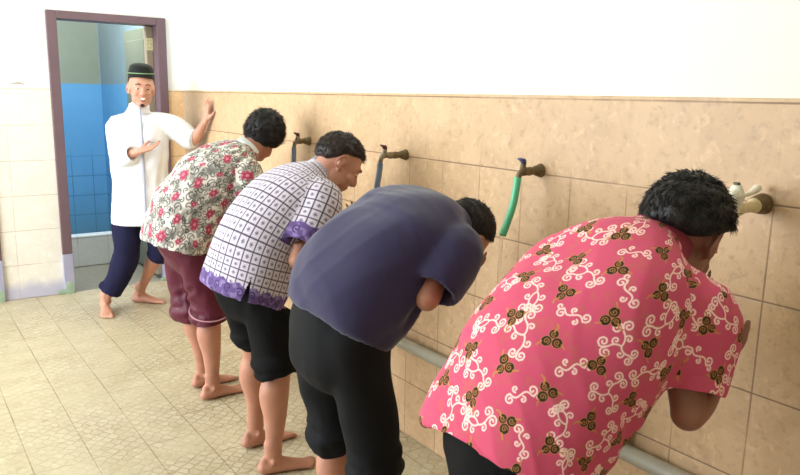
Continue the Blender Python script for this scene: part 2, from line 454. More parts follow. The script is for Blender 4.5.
def print_floral(u, v, part):
    C = np.tile(np.array(srgb(222, 216, 208)), (len(u), 1))
    n = vnoise(u, v, 26, 2)*.6+vnoise(u, v, 60, 3)*.4
    lay(C, slice(None), srgb(140, 136, 128), sm(n, .50, .60)*.7)
    i = 0
    for x, y, rs in spots(u, v, .058, 41+part):
        a = rs.uniform(0, 6.28); i += 1
        m = np.where(np.hypot(u-x, v-y) < .07)[0]
        if len(m) == 0: continue
        px, py = u[m]-x, v[m]-y; h = rs.choice([-1, 1])
        d = poly_dist(px, py, [curl(0, 0, .022, a, .9, h), curl(.02*math.cos(a), .02*math.sin(a), .026, a+2, .55, -h), curl(.03*math.cos(a+2), .03*math.sin(a+2), .012, a, 1.0, h), curl(.035*math.cos(a+4), .035*math.sin(a+4), .012, a, 1.0, -h)])
        lay(C, m, srgb(52, 50, 48), (1-sm(d, .0014, .0038))*.85)
        if rs.rand() < .6:   # feathered grey leaf
            q = a+1; lx = px*math.cos(q)+py*math.sin(q)-.025; ly = -px*math.sin(q)+py*math.cos(q)
            e = (lx/.026)**2+(ly/.014)**2
            lay(C, m, srgb(110, 110, 104), (1-sm(e, .7, 1.0))*(.35+.5*(np.sin(lx*900+np.abs(ly)*700) > 0)))
    for x, y, rs in spots(u, v, .092, 77+part):
        s = rs.uniform(.7, 1.6)
        m = np.where(np.hypot(u-x, v-y) < .06)[0]
        if len(m) == 0: continue
        th = np.arctan2(v[m]-y, u[m]-x); r = np.hypot(u[m]-x, v[m]-y)/s; ph = rs.uniform(0, 6)
        pet = .0155*(1+.16*np.cos(6*th+ph)+.16*np.cos(2*th+ph*2)+.08*np.cos(11*th))
        lay(C, m, srgb(178, 54, 86), (1-sm(r-pet, -.002, .003))*.9); lay(C, m, srgb(120, 30, 60), (1-sm(np.abs(r-pet*.55), .0008, .003))*.7)
        lay(C, m, srgb(222, 130, 150), (1-sm(r, .003, .006))*.8)
    return C

# ------------------------------------------------------------------ anatomy
def frame_of(F, U):
    F = V(F).normalized(); U = V(U); U = (U-F*F.dot(U)).normalized(); return F, U, U.cross(F)   # L = left of the person
class Head:
    def __init__(s, o, F, U, k=1.0): s.o = V(o); s.F, s.U, s.L = frame_of(F, U); s.k = k
    def p(s, f, l, u): return s.o + (s.F*f+s.L*l+s.U*u)*s.k
    def ax(s, f, l, u): return s.F*f*s.k, s.L*l*s.k, s.U*u*s.k
    def e(s, g, c, r, nu=18): g.ellipsoid(s.p(*c), *s.ax(*r), nu, max(8, nu*3//4))
    def build(s, g):
        s.e(g, (-.012, 0, .038), (.094, .075, .084), 26)
        s.e(g, (.022, 0, -.030), (.066, .060, .078), 24)
        s.e(g, (.040, 0, .020), (.052, .062, .060))
        s.e(g, (.058, 0, -.088), (.028, .032, .022))
        for q in (-1, 1):
            s.e(g, (.064, q*.034, -.020), (.024, .022, .024)); s.e(g, (.024, q*.046, -.056), (.036, .014, .026))
            s.e(g, (.080, q*.026, .036), (.012, .024, .008)); s.e(g, (.094, q*.011, -.024), (.011, .008, .008))
            # ear: rim ring and bowl
            ring = []
            for k in range(13):
                a = 2*PI*k/12; ring.append((s.p(-.008+.016*math.cos(a)-.006*math.sin(a)*-1, q*(.078+.007*math.cos(a+PI)), .002+.030*math.sin(a)), s.L, .0045, .0045))
            g.loft(ring, 8, 2); s.e(g, (-.004, q*.073, -.004), (.013, .009, .024)); s.e(g, (.004, q*.071, -.026), (.008, .006, .010))
        g.loft([(s.p(.080, 0, .026), s.L, .008*s.k, .008*s.k), (s.p(.094, 0, .004), s.L, .008*s.k, .010*s.k), (s.p(.104, 0, -.018), s.L, .012*s.k, .012*s.k), (s.p(.094, 0, -.026), s.L, .010*s.k, .008*s.k)], 12, 3)
        s.e(g, (.084, 0, -.050), (.010, .022, .006)); s.e(g, (.080, 0, -.062), (.011, .019, .007))
    def hair(s, name, mat, parent, thick=.012, lim=None, n=2600, length=.022, seed=1, lift=.35, smax=9):
        
        fs, us = lim or ([-1, -.45, -.15, .1, .35, .6, 1], [-.80, -.72, -.40, -.20, .05, .42, .50])
        rs = np.random.RandomState(seed); g = G(); nu, nv = 56, 40
        def mask(d): 
            l = float(np.interp(d[0], fs, us)); return min(1, max(0, (d[2]-l)/.20))
        def surf(d, kk=1.0):
            m = mask(d); nz = noise.noise(V(d)*5+V((seed, 0, 0)))*.35 + noise.noise(V(d)*14)*.2
            t = thick*m*(1+nz)*kk - .007*(1-m)
            return s.p(-.012+d[0]*(.094+t), d[1]*(.075+t), .038+d[2]*(.084+t))
        rings = []
        for j in range(1, nv):
            ph = PI*j/nv
            rings.append(g.ring([surf((math.sin(ph)*math.cos(2*PI*k/nu), math.sin(ph)*math.sin(2*PI*k/nu), math.cos(ph))) for k in range(nu)]))
        for a, b in zip(rings, rings[1:]): g.bridge(b, a)
        g.fan(rings[0], True); g.fan(rings[-1])
        c = 0
        while c < n:
            d = rs.normal(size=3); d /= np.linalg.norm(d)
            if mask(d) < .6: continue
            c += 1; dv = V(d); wh = V((-.35, .1, .93)).normalized()
            fl = (dv-wh*dv.dot(wh)*1.0); fl = (fl-dv*fl.dot(dv)); fl = fl.normalized() if fl.length > 1e-3 else V((1, 0, 0))
            fl = (fl+V(rs.normal(size=3))*.35).normalized(); w = dv.cross(fl).normalized()
            ln = length*rs.uniform(.6, 1.15)
            tw = lambda a: s.F*a[0]+s.L*a[1]+s.U*a[2]
            b = surf(d, .9); fw, nw, ww = tw(fl), tw(dv), tw(w); wd = .0013*s.k
            p1 = b+(fw*.6+nw*lift)*ln*.6*s.k; p2 = b+(fw*1.0+nw*lift*.7)*ln*s.k
            r0 = g.ring([b+ww*wd, b-ww*wd, b+nw*wd]); r1 = g.ring([p1+ww*wd*.8, p1-ww*wd*.8, p1+nw*wd*.8]); tip = g.ring([p2])
            g.bridge(r0, r1)
            for k in range(3): g.f.append((r1[k], r1[(k+1) % 3], tip[0]))
        return obj(name, g, mat, parent)
    def eyes(s, parent):
        for q in (-1, 1):
            g = G(); s.e(g, (.0785, q*.030, .008), (.0085, .0125, .0040), 14); e = obj('eye', g, M['eye_white'], parent)
            g = G(); s.e(g, (.0862, q*.030, .008), (.0022, .0070, .0038), 12); obj('iris', g, M['iris'], e)
            g = G(); g.loft([(s.p(.0915, q*.014, .033), s.U, .0018, .002), (s.p(.0925, q*.028, .038), s.U, .0032, .002), (s.p(.083, q*.047, .032), s.U, .0018, .002)], 8, 4)
            obj('eyebrow', g, M['hair'], parent)

def hand(g, wrist, d, pn, thumb, curl=.3, spread=.10, k=1.0):
    """wrist, pointing direction, palm-facing normal, thumb-side direction"""
    d = V(d).normalized(); pn = V(pn); pn = (pn-d*d.dot(pn)).normalized(); T = V(thumb); T = (T-d*d.dot(T)-pn*pn.dot(T)).normalized()
    w = V(wrist)
    g.loft([(w-d*.01*k, T, .026*k, .019*k), (w+d*.025*k, T, .033*k, .017*k), (w+d*.060*k, T, .040*k, .014*k), (w+d*.088*k, T, .040*k, .011*k)], 16, 3, ex=2.6)
    g.ellipsoid(w+d*.032*k+T*.020*k+pn*.007*k, d*.030*k, T*.018*k, pn*.013*k, 14, 10)
    for i, (off, ln, r) in enumerate(((.030, .072, .0088), (.0105, .080, .0090), (-.0095, .074, .0086), (-.029, .058, .0078))):
        a = spread*(1.5-i)/1.5; dd = (d*math.cos(a)+T*math.sin(a)).normalized(); p = w+d*(.084-(.004 if i in (0, 3) else 0)-(.006 if i == 3 else 0))*k+T*off*k
        st = [(p-dd*.02*k, T, r*k*.95, r*k*.95)]; c = 0; q = p; st.append((q, T, r*k, r*k))
        for j, fr in enumerate((.45, .30, .25)):
            c += curl*(.7+.5*j) * (1+.12*i); v = (dd*math.cos(c)+pn*math.sin(c)); q = q+v*ln*fr*k
            rr = r*k*(1-.13*(j+1)); st.append((q, T, rr, rr*.95))
        g.loft(st, 12, 3)
    b = w+d*.022*k+T*.022*k+pn*.006*k; t1 = (d*.55+T*.75+pn*.25).normalized(); t2 = (d*.8+T*.45+pn*.3).normalized()
    g.loft([(b-t1*.012*k, pn, .013*k, .013*k), (b+t1*.030*k, pn, .0115*k, .0115*k), (b+t1*.030*k+t2*.026*k, pn, .0098*k, .0098*k), (b+t1*.030*k+t2*.050*k, pn, .0075*k, .0080*k)], 12, 3)
def foot(g, ankle, d, side, k=1.0):
    """ankle joint point, toe direction, big-toe side direction"""
    d = V((d[0], d[1], 0)).normalized(); S = V((side[0], side[1], 0)); S = (S-d*d.dot(S)).normalized(); a = V((ankle[0], ankle[1], 0)); Z = V((0, 0, 1))
    P = lambda f, s_, z: a+d*f*k+S*s_*k+Z*z*k
    g.loft([(P(-.045, 0, .030), S, .027*k, .026*k), (P(-.02, 0, .034), S, .031*k, .032*k), (P(.03, 0, .034), S, .032*k, .034*k), (P(.08, .002, .024), S, .040*k, .024*k), (P(.130, .004, .015), S, .044*k, .014*k), (P(.150, .004, .012), S, .040*k, .011*k)], 20, 4)
    g.loft([(P(-.004, 0, .13), S, .034*k, .038*k), (P(0, 0, .07), S, .032*k, .036*k), (P(.02, 0, .04), S, .030*k, .034*k)], 18, 3)
    g.ball(P(-.002, .034, .072), .013*k); g.ball(P(-.008, -.032, .064), .012*k)
    g.ellipsoid(P(-.040, 0, .045), d*.022*k, S*.022*k, Z*.04*k)
    for off, ln, r in ((.030, .192, .0135), (.009, .190, .0095), (-.008, .182, .009), (-.023, .172, .0085), (-.036, .160, .008)):
        g.loft([(P(.12, off*.85, .014), S, r*k, r*k*.9), (P((.12+ln)/2+.01, off, .015), S, r*k*.92, r*k*.9), (P(ln-r*.6, off*1.05, .010), S, r*k, r*k*.85)], 10, 3)
def leg_shape(g, hip, knee, ankle, lat, k=1.0):
    hip, knee, ankle = V(hip), V(knee), V(ankle); L = V(lat).normalized(); ax = (ankle-knee).normalized(); bk = ax.cross(L)
    # direction of the calf: whichever side points away from the knee bend
    sh = knee.lerp(ankle, .3)
    g.loft([(hip, L, .066*k, .072*k), (hip.lerp(knee, .4), L, .062*k, .068*k), (hip.lerp(knee, .8), L, .054*k, .058*k), (knee, L, .052*k, .056*k), (knee.lerp(ankle, .12), L, .048*k, .052*k),
            (knee.lerp(ankle, .32)+V(k_calf)*.010, L, .054*k, .060*k), (knee.lerp(ankle, .6), L, .042*k, .045*k), (knee.lerp(ankle, .86), L, .031*k, .035*k), (ankle, L, .032*k, .036*k)], 22, 4)
k_calf = (-1, 0, 0)
def arm_shape(g, sh, el, wr, lat=(0, 0, 1), k=1.0):
    sh, el, wr = V(sh), V(el), V(wr); L = V(lat)
    g.ball(sh, .050*k, 18)
    g.loft([(sh, L, .052*k, .054*k), (sh.lerp(el, .45), L, .046*k, .048*k), (sh.lerp(el, .9), L, .037*k, .039*k), (el, L, .038*k, .038*k)], 18, 4)
    g.loft([(el, L, .038*k, .038*k), (el.lerp(wr, .25), L, .042*k, .040*k), (el.lerp(wr, .65), L, .033*k, .030*k), (wr, L, .026*k, .021*k)], 18, 4)

def tag(o, label, cat, group=None):
    o['label'] = label; o['category'] = cat
    if group: o['group'] = group
    return o
def colour(me, C):
    at = me.color_attributes.new('pattern', 'FLOAT_COLOR', 'POINT')
    a = np.ones((len(me.vertices), 4), dtype=np.float32); a[:, :3] = np.clip(C, 0, 1); at.data.foreach_set('color', a.ravel())
def spine_uv(co, st, N=48):
    """arc length along and angle around a smooth stack of stations; also the normalised distance from its axis"""
    n = len(st); t = np.linspace(0, n-1, N); cols = np.array([list(q[0])+list(V(q[1]).normalized())+[q[2], q[3]] for q in st], float)
    D = np.empty((N, 8))
    for k, tt in enumerate(t):
        i = min(int(tt), n-2); u = tt-i; p0, p1, p2, p3 = cols[max(i-1, 0)], cols[i], cols[i+1], cols[min(i+2, n-1)]
        D[k] = .5*(2*p1+(p2-p0)*u+(2*p0-5*p1+4*p2-p3)*u*u+(3*p1-p0-3*p2+p3)*u**3)
    P, L, A, B = D[:, :3], D[:, 3:6], D[:, 6], D[:, 7]
    T = np.gradient(P, axis=0); T /= np.linalg.norm(T, axis=1)[:, None]
    for _ in range(3): T[1:-1] = (T[:-2]+2*T[1:-1]+T[2:])/4
    T /= np.linalg.norm(T, axis=1)[:, None]
    cum = np.concatenate([[0], np.cumsum(np.linalg.norm(np.diff(P, axis=0), axis=1))])
    H = co@T.T - (P*T).sum(1)
    best = np.full(len(co), 1e9); s = np.zeros(len(co)); idx = np.zeros(len(co)); 
    m = H[:, 0] < 0; best[m] = np.linalg.norm(co[m]-P[0], axis=1); s[m] = H[m, 0]
    m = H[:, -1] >= 0; d = np.linalg.norm(co-P[-1], axis=1); m &= d < best; best[m] = d[m]; s[m] = cum[-1]+H[m, -1]; idx[m] = N-1
    for i in range(N-1):
        h0, h1 = H[:, i], H[:, i+1]; u = h0/np.where(np.abs(h0-h1) < 1e-9, 1, h0-h1); Q = P[i]+u[:, None]*(P[i+1]-P[i]); d = np.linalg.norm(co-Q, axis=1)
        m = (h0 >= 0) & (h1 < 0) & (d < best); best[m] = d[m]; s[m] = (cum[i]+u*(cum[i+1]-cum[i]))[m]; idx[m] = (i+u)[m]
    i0 = np.clip(idx.astype(int), 0, N-2); u = (idx-i0)[:, None]
    lin = lambda W: W[i0]*(1-u)+W[i0+1]*u
    TT, LL, Q = lin(T), lin(L), lin(P); a = lin(A[:, None])[:, 0]; b = lin(B[:, None])[:, 0]
    TT /= np.linalg.norm(TT, axis=1)[:, None]; LL -= TT*(TT*LL).sum(1)[:, None]; LL /= np.linalg.norm(LL, axis=1)[:, None]
    NN = np.cross(TT, LL); r = co-Q; r -= TT*(r*TT).sum(1)[:, None]; x = (r*LL).sum(1); y = (r*NN).sum(1)
    spine_uv.Q = Q; spine_uv.tot = cum[-1]
    return s, np.arctan2(x/a, y/b), np.hypot(x/a, y/b), (a+b)/2
def tuck(me, sp, sl, keep=(), lim=.86, neck=.03, hem=.015):
    """pull what is worn beneath inside the garment above it"""
    co = getco(me); s, th, nd, _ = spine_uv(co, sp); Q = spine_uv.Q.copy(); tot = spine_uv.tot
    m = (s > hem) & (s < tot-neck) & (nd > lim) & (nd < 1.6)
    for a, b, r in keep: m &= seg_d(co, a, b)[0] > r
    tgt = Q+(co-Q)*(lim/np.maximum(nd, 1e-3))[:, None]; score = np.where((s > hem) & (s < tot-neck), nd, 9.0)
    inside = np.zeros(len(co), bool)
    for q in sl:
        s2, t2, n2, _ = spine_uv(co, q); Q2 = spine_uv.Q.copy(); tt = spine_uv.tot
        ok = (s2 > -.02) & (s2 < tt-.02); inside |= ok & (n2 < .82)
        out = ok & (n2 >= .82) & (n2 < score) & (n2 < 1.3)
        for a, b, r in keep: out &= seg_d(co, a, b)[0] > r
        tgt[out] = (Q2+(co-Q2)*(.80/np.maximum(n2, 1e-3))[:, None])[out]; score[out] = n2[out]; m |= out
    m &= ~inside
    if not sl: m &= True
    co[m] = tgt[m]; setco(me, co)

# ------------------------------------------------------------------ clothing
def shirt(parent, spine, sleeves, fn, mat, voxel=.009, seed=1, amp=.003, folds=(), sub=1, band=None, ex=2.3, shoulders=True, name='shirt', smooth=5, slit=None):
    g = G(); g.loft(spine, 40, 5, cap0='hollow', cap1='round', ex=ex, closedwall=voxel*1.6)
    for sl in sleeves: g.ball(sl[1][0], min(sl[1][2], sl[1][3])*.97, 20)
    for sl in sleeves: g.loft(sl, 26, 4, cap0='round', cap1='hollow', closedwall=voxel*1.5)
    me = fuse(g, voxel, smooth, name); wrinkle(me, seed, amp, folds)
    if fn is None:
        return link(name, me, mat, parent)
    if sub: me2 = evaluated(me, [('SUBSURF', dict(levels=sub, render_levels=sub))]); bpy.data.meshes.remove(me); me = me2; me.name = name
    co = getco(me); s, th, nd, r = spine_uv(co, spine)
    u, v = th*.19, s.copy(); part = np.zeros(len(co), int); sv = []
    for k, sl in enumerate(sleeves):
        sf, _, nd2, _ = spine_uv(co, sl); s2, th2, n1, _ = spine_uv(co, [sl[1], sl[-1]], 4)
        m = (nd2 < nd*1.05) & (s2 > -.05) & (n1 > .6) & (sf > (V(sl[1][0])-V(sl[0][0])).length*.75) & (s2 < (V(sl[-1][0])-V(sl[1][0])).length+.02)
        u[m] = th2[m]*.075; v[m] = s2[m]; part[m] = k+1; nd = np.where(m, nd2, nd); sv.append((s2, m))
    C = np.zeros((len(co), 3))
    for k in range(len(sleeves)+1):
        m = part == k
        if m.any(): C[m] = fn(u[m], v[m], k)
    if band:
        al = np.where(part == 0, 1-sm(v+.006*np.sin(u*90), band, band+.004), 0.0)
        for k, sl in enumerate(sleeves):
            tot = (V(sl[-1][0])-V(sl[1][0])).length
            al = np.where(part == k+1, sm(v+.004*np.sin(u*90), tot-band*1.3, tot-band*1.3+.004), al)
        C = print_purple(u, v, C, al)
    colour(me, C)
    if slit:
        bm = bmesh.new(); bm.from_mesh(me); bm.verts.ensure_lookup_table()
        kill = np.where((part == 0) & (np.abs(u-slit[0]) < slit[2]*(1-v/slit[1])) & (v < slit[1]) & (v > -.004) & (nd > .80))[0]
        bmesh.ops.delete(bm, geom=[bm.verts[i] for i in kill], context='VERTS'); bm.to_mesh(me); bm.free()
    return link(name, me, mat, parent)
def trousers(parent, pelvis, legs, mat, voxel=.011, seed=2, amp=.005, folds=(), roll=True, name='trousers', under=None):
    g = G(); g.loft(pelvis, 32, 4)
    for lg in legs:
        g.loft(lg, 26, 4, cap1='hollow', closedwall=voxel*1.5)
        if roll:
            p, l, a, b = lg[-1]; t = (V(p)-V(lg[-2][0])).normalized(); l = V(l)
            l = (l-t*t.dot(l)).normalized(); n2 = t.cross(l); p = V(p)
            for off, gr, rr in ((.0, .002, .016), (-.034, .008, .019), (-.072, .003, .015)):
                ring = [(p+t*off+l*(math.cos(q)*(a+gr))+n2*(math.sin(q)*(b+gr))+t*.008*math.sin(2*q+off*60), t, rr, rr*.8) for q in [2*PI*i/14 for i in range(15)]]
                g.loft(ring, 10, 2)
    me = fuse(g, voxel, 4, name); wrinkle(me, seed, amp, folds)
    if under: tuck(me, under, [], lim=.88, neck=-1, hem=.012)
    me2 = evaluated(me, [('SUBSURF', dict(levels=1, render_levels=1))]); me2.name = name
    return link(name, me2, mat, parent)
def collar(parent, c, lat, t, a, b, h, mat, tilt=0, name='collar'):
    t = V(t).normalized(); g = G(); c = V(c)
    g.loft([(c, lat, a*1.08, b*1.08), (c+t*h*.5, lat, a, b), (c+t*h, lat, a*.96, b*.96)], 32, 4, cap0='hollow', cap1='hollow', closedwall=.006)
    return obj(name, g, mat, parent)
def body_finish(g, voxel, mat, name='person', it=3, floor=True):
    me = fuse(g, voxel, it, name); co = getco(me)
    if floor: co[:, 2] = np.where(co[:, 2] < .003, 0.0005, co[:, 2]); setco(me, co)
    return link(name, me, mat)

Y = V((0, 1, 0)); X = V((1, 0, 0)); Z = V((0, 0, 1))
def bent_man(cf):
    y0 = cf['y']; g = G(); P = lambda x, dy, z: V((x, y0+dy, z))
    sp = [(P(*q[0]), Y, q[1], q[2]) for q in cf['spine']]
    def SL():
        sl = []
        for sd in ('r', 'l'):
            sh, el, wr = (P(*q) for q in cf['arm_'+sd]); r0, r1, tt = cf.get('slv', (.082, .078, .80)); inn = P(sp[-3][0].x*.5+sp[-2][0].x*.5, 0, sp[-3][0].z*.5+sp[-2][0].z*.5)
            sl.append([(inn.lerp(sh, .45), Y, r0*1.12, r0*1.05), (sh.lerp(el, .04), Y, r0*.98, r0), (sh.lerp(el, tt*.55), Y, (r0+r1)/2, (r0+r1)/2), (sh.lerp(el, tt), Y, r1, r1)])
        return sl
    # skin body: one continuous surface under the clothes
    hipc = (P(*cf['leg_r'][0])+P(*cf['leg_l'][0]))/2
    g.loft([(hipc, Y, .145, .09)] + [(p, l, a*.78, b*.70) for p, l, a, b in sp[2:-1]] + [(sp[-1][0], Y, .060, .060)], 28, 4, ex=2.2)
    hd = Head(P(*cf['head'][0]), cf['head'][1], cf['head'][2], cf.get('hk', 1.0)); hd.build(g)
    nb = sp[-1][0]; g.loft([(nb-(hd.o-nb).normalized()*.05, Y, .054, .050), (nb.lerp(hd.p(-.025, 0, -.03), .6), Y, .056, .058), (hd.p(-.022, 0, 0), Y, .056, .058)], 20, 4)
    hips = {}
    for sd in ('r', 'l'):
        sh, el, wr = (P(*q) for q in cf['arm_'+sd]); arm_shape(g, sh.lerp(sp[-3][0], .22), el, wr, (0, 1, 0), cf.get('ak', .92))
        hn = cf['hand_'+sd]; hand(g, wr, hn[0], hn[1], hn[2], curl=.22)
        hp, kn, an = (P(*q) for q in cf['leg_'+sd]); leg_shape(g, hp, kn, V((an.x, an.y, .09)), Y)
        foot(g, an, cf['foot_'+sd], (0, 1 if sd == 'r' else -1, 0), cf.get('fk', 1.0))
    root = body_finish(g, cf.get('voxel', .0055), cf['skin'])
    sl = SL()
    tuck(root.data, sp, sl, [(P(*cf['arm_'+sd][1]), P(*cf['arm_'+sd][2]), .062) for sd in 'rl']+[(P(*cf['arm_'+sd][2]), P(*cf['arm_'+sd][2])+V(cf['hand_'+sd][0]).normalized()*.16, .07) for sd in 'rl']+[(nb.lerp(hd.o, .4), hd.o, .05)])
    hd.hair('hair', cf['hair'], root, **cf.get('hairkw', {})); hd.eyes(root)
    W = lambda f: [(P(*a), P(*b), w, d) for a, b, w, d in f]
    shirt(root, sp, sl, cf['fn'], cf['cloth'], voxel=cf.get('svox', .010), seed=cf['seed'], sub=cf.get('sub', 1), folds=W(cf.get('folds', ())), band=cf.get('band'), amp=cf.get('amp', .003), slit=cf.get('slit'))
    tr = []
    for sd in ('r', 'l'):
        hp, kn, an = (P(*q) for q in cf['leg_'+sd]); h = cf['hem_'+sd]
        k = kn.z; t = (kn.z-h)/(kn.z-.09); hem = kn.lerp(V((an.x, an.y, .09)), t) if h < k else kn.lerp(hp, (h-k)/(hp.z-k))
        tw = cf.get('tw', 1.0); hw = cf.get('hw', .078)
        st = [(hp+Z*.02, Y, .092*tw, .112*tw), (hp.lerp(kn, .45), Y, .090*tw, .104*tw), (hp.lerp(kn, .85), Y, .084*tw, .090*tw)]
        if h < k-.04: st += [(kn.lerp(hem, .35), Y, .084*tw, .088*tw)]
        st += [(hem, Y, hw, hw+.004)]
        tr.append(st)
    pv = [(hipc-Z*.07, Y, .165, cf.get('pb', .125))] + [(hipc.lerp(sp[1][0], .55), Y, .178, cf.get('pb', .125)+.008), (sp[1][0].lerp(sp[2][0], .5), Y, sp[1][2]-.03, sp[1][3]-.028), (sp[2][0], Y, sp[2][2]-.04, sp[2][3]-.04)]
    trs = trousers(root, pv, tr, cf['tmat'], seed=cf['seed']+5, amp=cf.get('tamp', .004), folds=W(cf.get('tfolds', ())), roll=cf.get('roll', True), under=sp)
    if cf.get('stripes'):
        for st in tr:
            p, l, a, b = st[-1]; t = (V(st[-2][0])-V(p)).normalized(); g = G()
            g.loft([(V(p)+t*(.060+.030*math.sin(q+1.3))+X*(math.sin(q)*(b+.016))+Y*(math.cos(q)*(a+.014)), t, .0035, .003) for q in [2*PI*i/24 for i in range(25)]], 8, 2)
            obj('cuff_stripe', g, M['maroon_line'], trs)
    c = cf['collar']; collar(root, P(*c[0]), Y, c[1], c[2], c[3], c[4], cf['collar_mat'])
    tag(root, cf['label'], 'person', None)
    return root, hd, P

#PEOPLE
# man in the pink batik shirt, nearest
bent_man(dict(y=.95, seed=3, skin=M['skin_c'], hair=M['hair'], cloth=M['printed'], fn=print_pink, tmat=M['black_cloth'], svox=.0095, sub=3, amp=.0045,
    spine=[((.955, .03, .775), .200, .135), ((1.0, .03, .85), .205, .145), ((1.08, .02, .96), .215, .155), ((1.185, .0, 1.07), .218, .145), ((1.275, -.005, 1.145), .190, .110), ((1.345, -.01, 1.18), .085, .070)],
    head=((1.412, -.03, 1.205), (.72, .14, -.66), (.66, .02, .75)), hairkw=dict(thick=.017, seed=4, n=5200, length=.017, lift=.08, lim=([-1, -.45, -.15, .1, .35, .6, 1], [-.84, -.78, -.42, -.08, .05, .42, .50])), hk=1.04,
    arm_r=((1.29, -.175, 1.11), (1.225, -.205, .905), (1.44, -.14, .94)), arm_l=((1.31, .16, 1.11), (1.33, .20, .88), (1.52, .07, .98)), ak=.90, slv=(.080, .069, .84),
    hand_r=((.6, .45, .45), (-.2, .3, .9), (.5, -.8, 0)), hand_l=((.5, -.5, .55), (-.2, -.3, .9), (.5, .8, 0)),
    leg_r=((.99, -.08, .82), (1.13, -.11, .47), (1.13, -.11, .09)), leg_l=((.99, .11, .82), (1.14, .11, .47), (1.13, .12, .09)), foot_r=(1, -.15), foot_l=(1, .12),
    hem_r=.42, hem_l=.42, tw=.95,
    folds=[((1.20, -.13, .99), (1.02, -.14, .90), .018, .010), ((1.24, -.14, 1.0), (1.08, -.18, .84), .016, .009), ((1.25, -.17, 1.13), (1.17, -.19, 1.0), .014, .010), ((1.05, -.19, .95), (1.12, -.16, .80), .018, .008), ((1.12, .1, 1.16), (1.02, -.02, 1.04), .03, .006)],
    collar=((1.335, -.01, 1.175), (.62, 0, .55), .078, .068, .030), collar_mat=M['red_dark'],
    label='person in a pink batik shirt with white curls, bending at the white tap'))
# man in the navy shirt
bent_man(dict(y=1.70, seed=8, skin=M['skin_b'], hair=M['hair'], cloth=M['navy'], fn=None, tmat=M['black_jersey'], svox=.009, amp=.0036,
    spine=[((1.005, .015, .868), .196, .134), ((1.035, .01, .925), .202, .158), ((1.095, .01, 1.00), .205, .158), ((1.20, .005, 1.09), .210, .145), ((1.305, 0, 1.130), .185, .108), ((1.385, -.01, 1.112), .085, .072)],
    head=((1.425, -.02, 1.075), (.40, .10, -.90), (.89, -.02, .45)), hairkw=dict(thick=.008, seed=9, n=2200, length=.012, lift=.2), hk=.95,
    arm_r=((1.283, -.175, 1.095), (1.15, -.215, .965), (1.33, -.05, 1.0)), arm_l=((1.31, .17, 1.10), (1.40, .24, .95), (1.43, .06, .93)), ak=.86, slv=(.081, .074, .84),
    hand_r=((.35, .9, .0), (-.1, .3, .9), (.3, -.8, 0)), hand_l=((.6, -.5, .3), (-.2, -.3, .9), (.5, .8, 0)),
    leg_r=((1.01, -.09, .84), (1.055, -.11, .47), (1.08, -.12, .09)), leg_l=((1.01, .10, .84), (1.06, .11, .48), (1.08, .13, .09)), foot_r=(1, -.1), foot_l=(1, .12),
    hem_r=.425, hem_l=.45, hw=.070, tw=.88,
    folds=[((1.22, -.16, 1.02), (1.10, -.18, .90), .020, .012), ((1.15, -.15, .93), (1.06, -.05, .85), .02, .007), ((1.24, -.16, 1.12), (1.16, -.19, 1.02), .014, .009)],
    collar=((1.380, -.01, 1.112), (.9, 0, -.35), .070, .060, .014), collar_mat=M['navy'],
    label='person in a plain dark blue shirt, bending under the green hose'))
# man in the purple-edged grid batik shirt
bent_man(dict(y=2.55, seed=13, skin=M['skin_b'], hair=M['hair2'], cloth=M['printed'], fn=print_grid, tmat=M['black_cloth'], svox=.010, sub=2, band=.052, amp=.003, slit=(-.20, .085, .016),
    spine=[((1.065, .0, .735), .212, .140), ((1.105, 0, .83), .205, .150), ((1.15, 0, .94), .200, .150), ((1.24, 0, 1.06), .200, .140), ((1.34, 0, 1.14), .185, .105), ((1.41, -.01, 1.19), .080, .066)],
    head=((1.465, -.05, 1.225), (.66, -.30, -.62), (.68, .0, .73)), hairkw=dict(thick=.014, seed=14, n=2600, length=.016, lift=.2, lim=([-1, -.45, -.15, .1, .35, .6, 1], [-.82, -.78, -.38, -.02, .10, .30, .42])), hk=.97,
    arm_r=((1.34, -.165, 1.115), (1.20, -.215, .90), (1.44, -.12, .96)), arm_l=((1.36, .17, 1.12), (1.43, .24, .95), (1.47, .05, .88)), slv=(.086, .090, .80),
    hand_r=((.6, .4, .5), (-.2, .3, .9), (.4, -.8, 0)), hand_l=((.6, -.4, .5), (-.2, -.3, .9), (.4, .8, 0)),
    leg_r=((1.12, -.09, .80), (1.17, -.10, .46), (1.155, -.08, .09)), leg_l=((1.12, .10, .80), (1.17, .11, .47), (1.19, .17, .09)), foot_r=(1, -.18), foot_l=(1, .05), fk=.95,
    hem_r=.515, hem_l=.51, hw=.078, tw=.96,
    folds=[((1.27, -.15, 1.02), (1.19, -.14, .90), .018, .012), ((1.20, -.14, .86), (1.16, -.16, .72), .016, .010), ((1.30, -.17, 1.13), (1.27, -.18, 1.0), .012, .008)],
    collar=((1.395, -.01, 1.185), (.62, 0, .45), .074, .064, .028), collar_mat=M['collar_cloth'],
    label='person in a white grid-patterned shirt with purple hem and rolled black trousers, bending'))
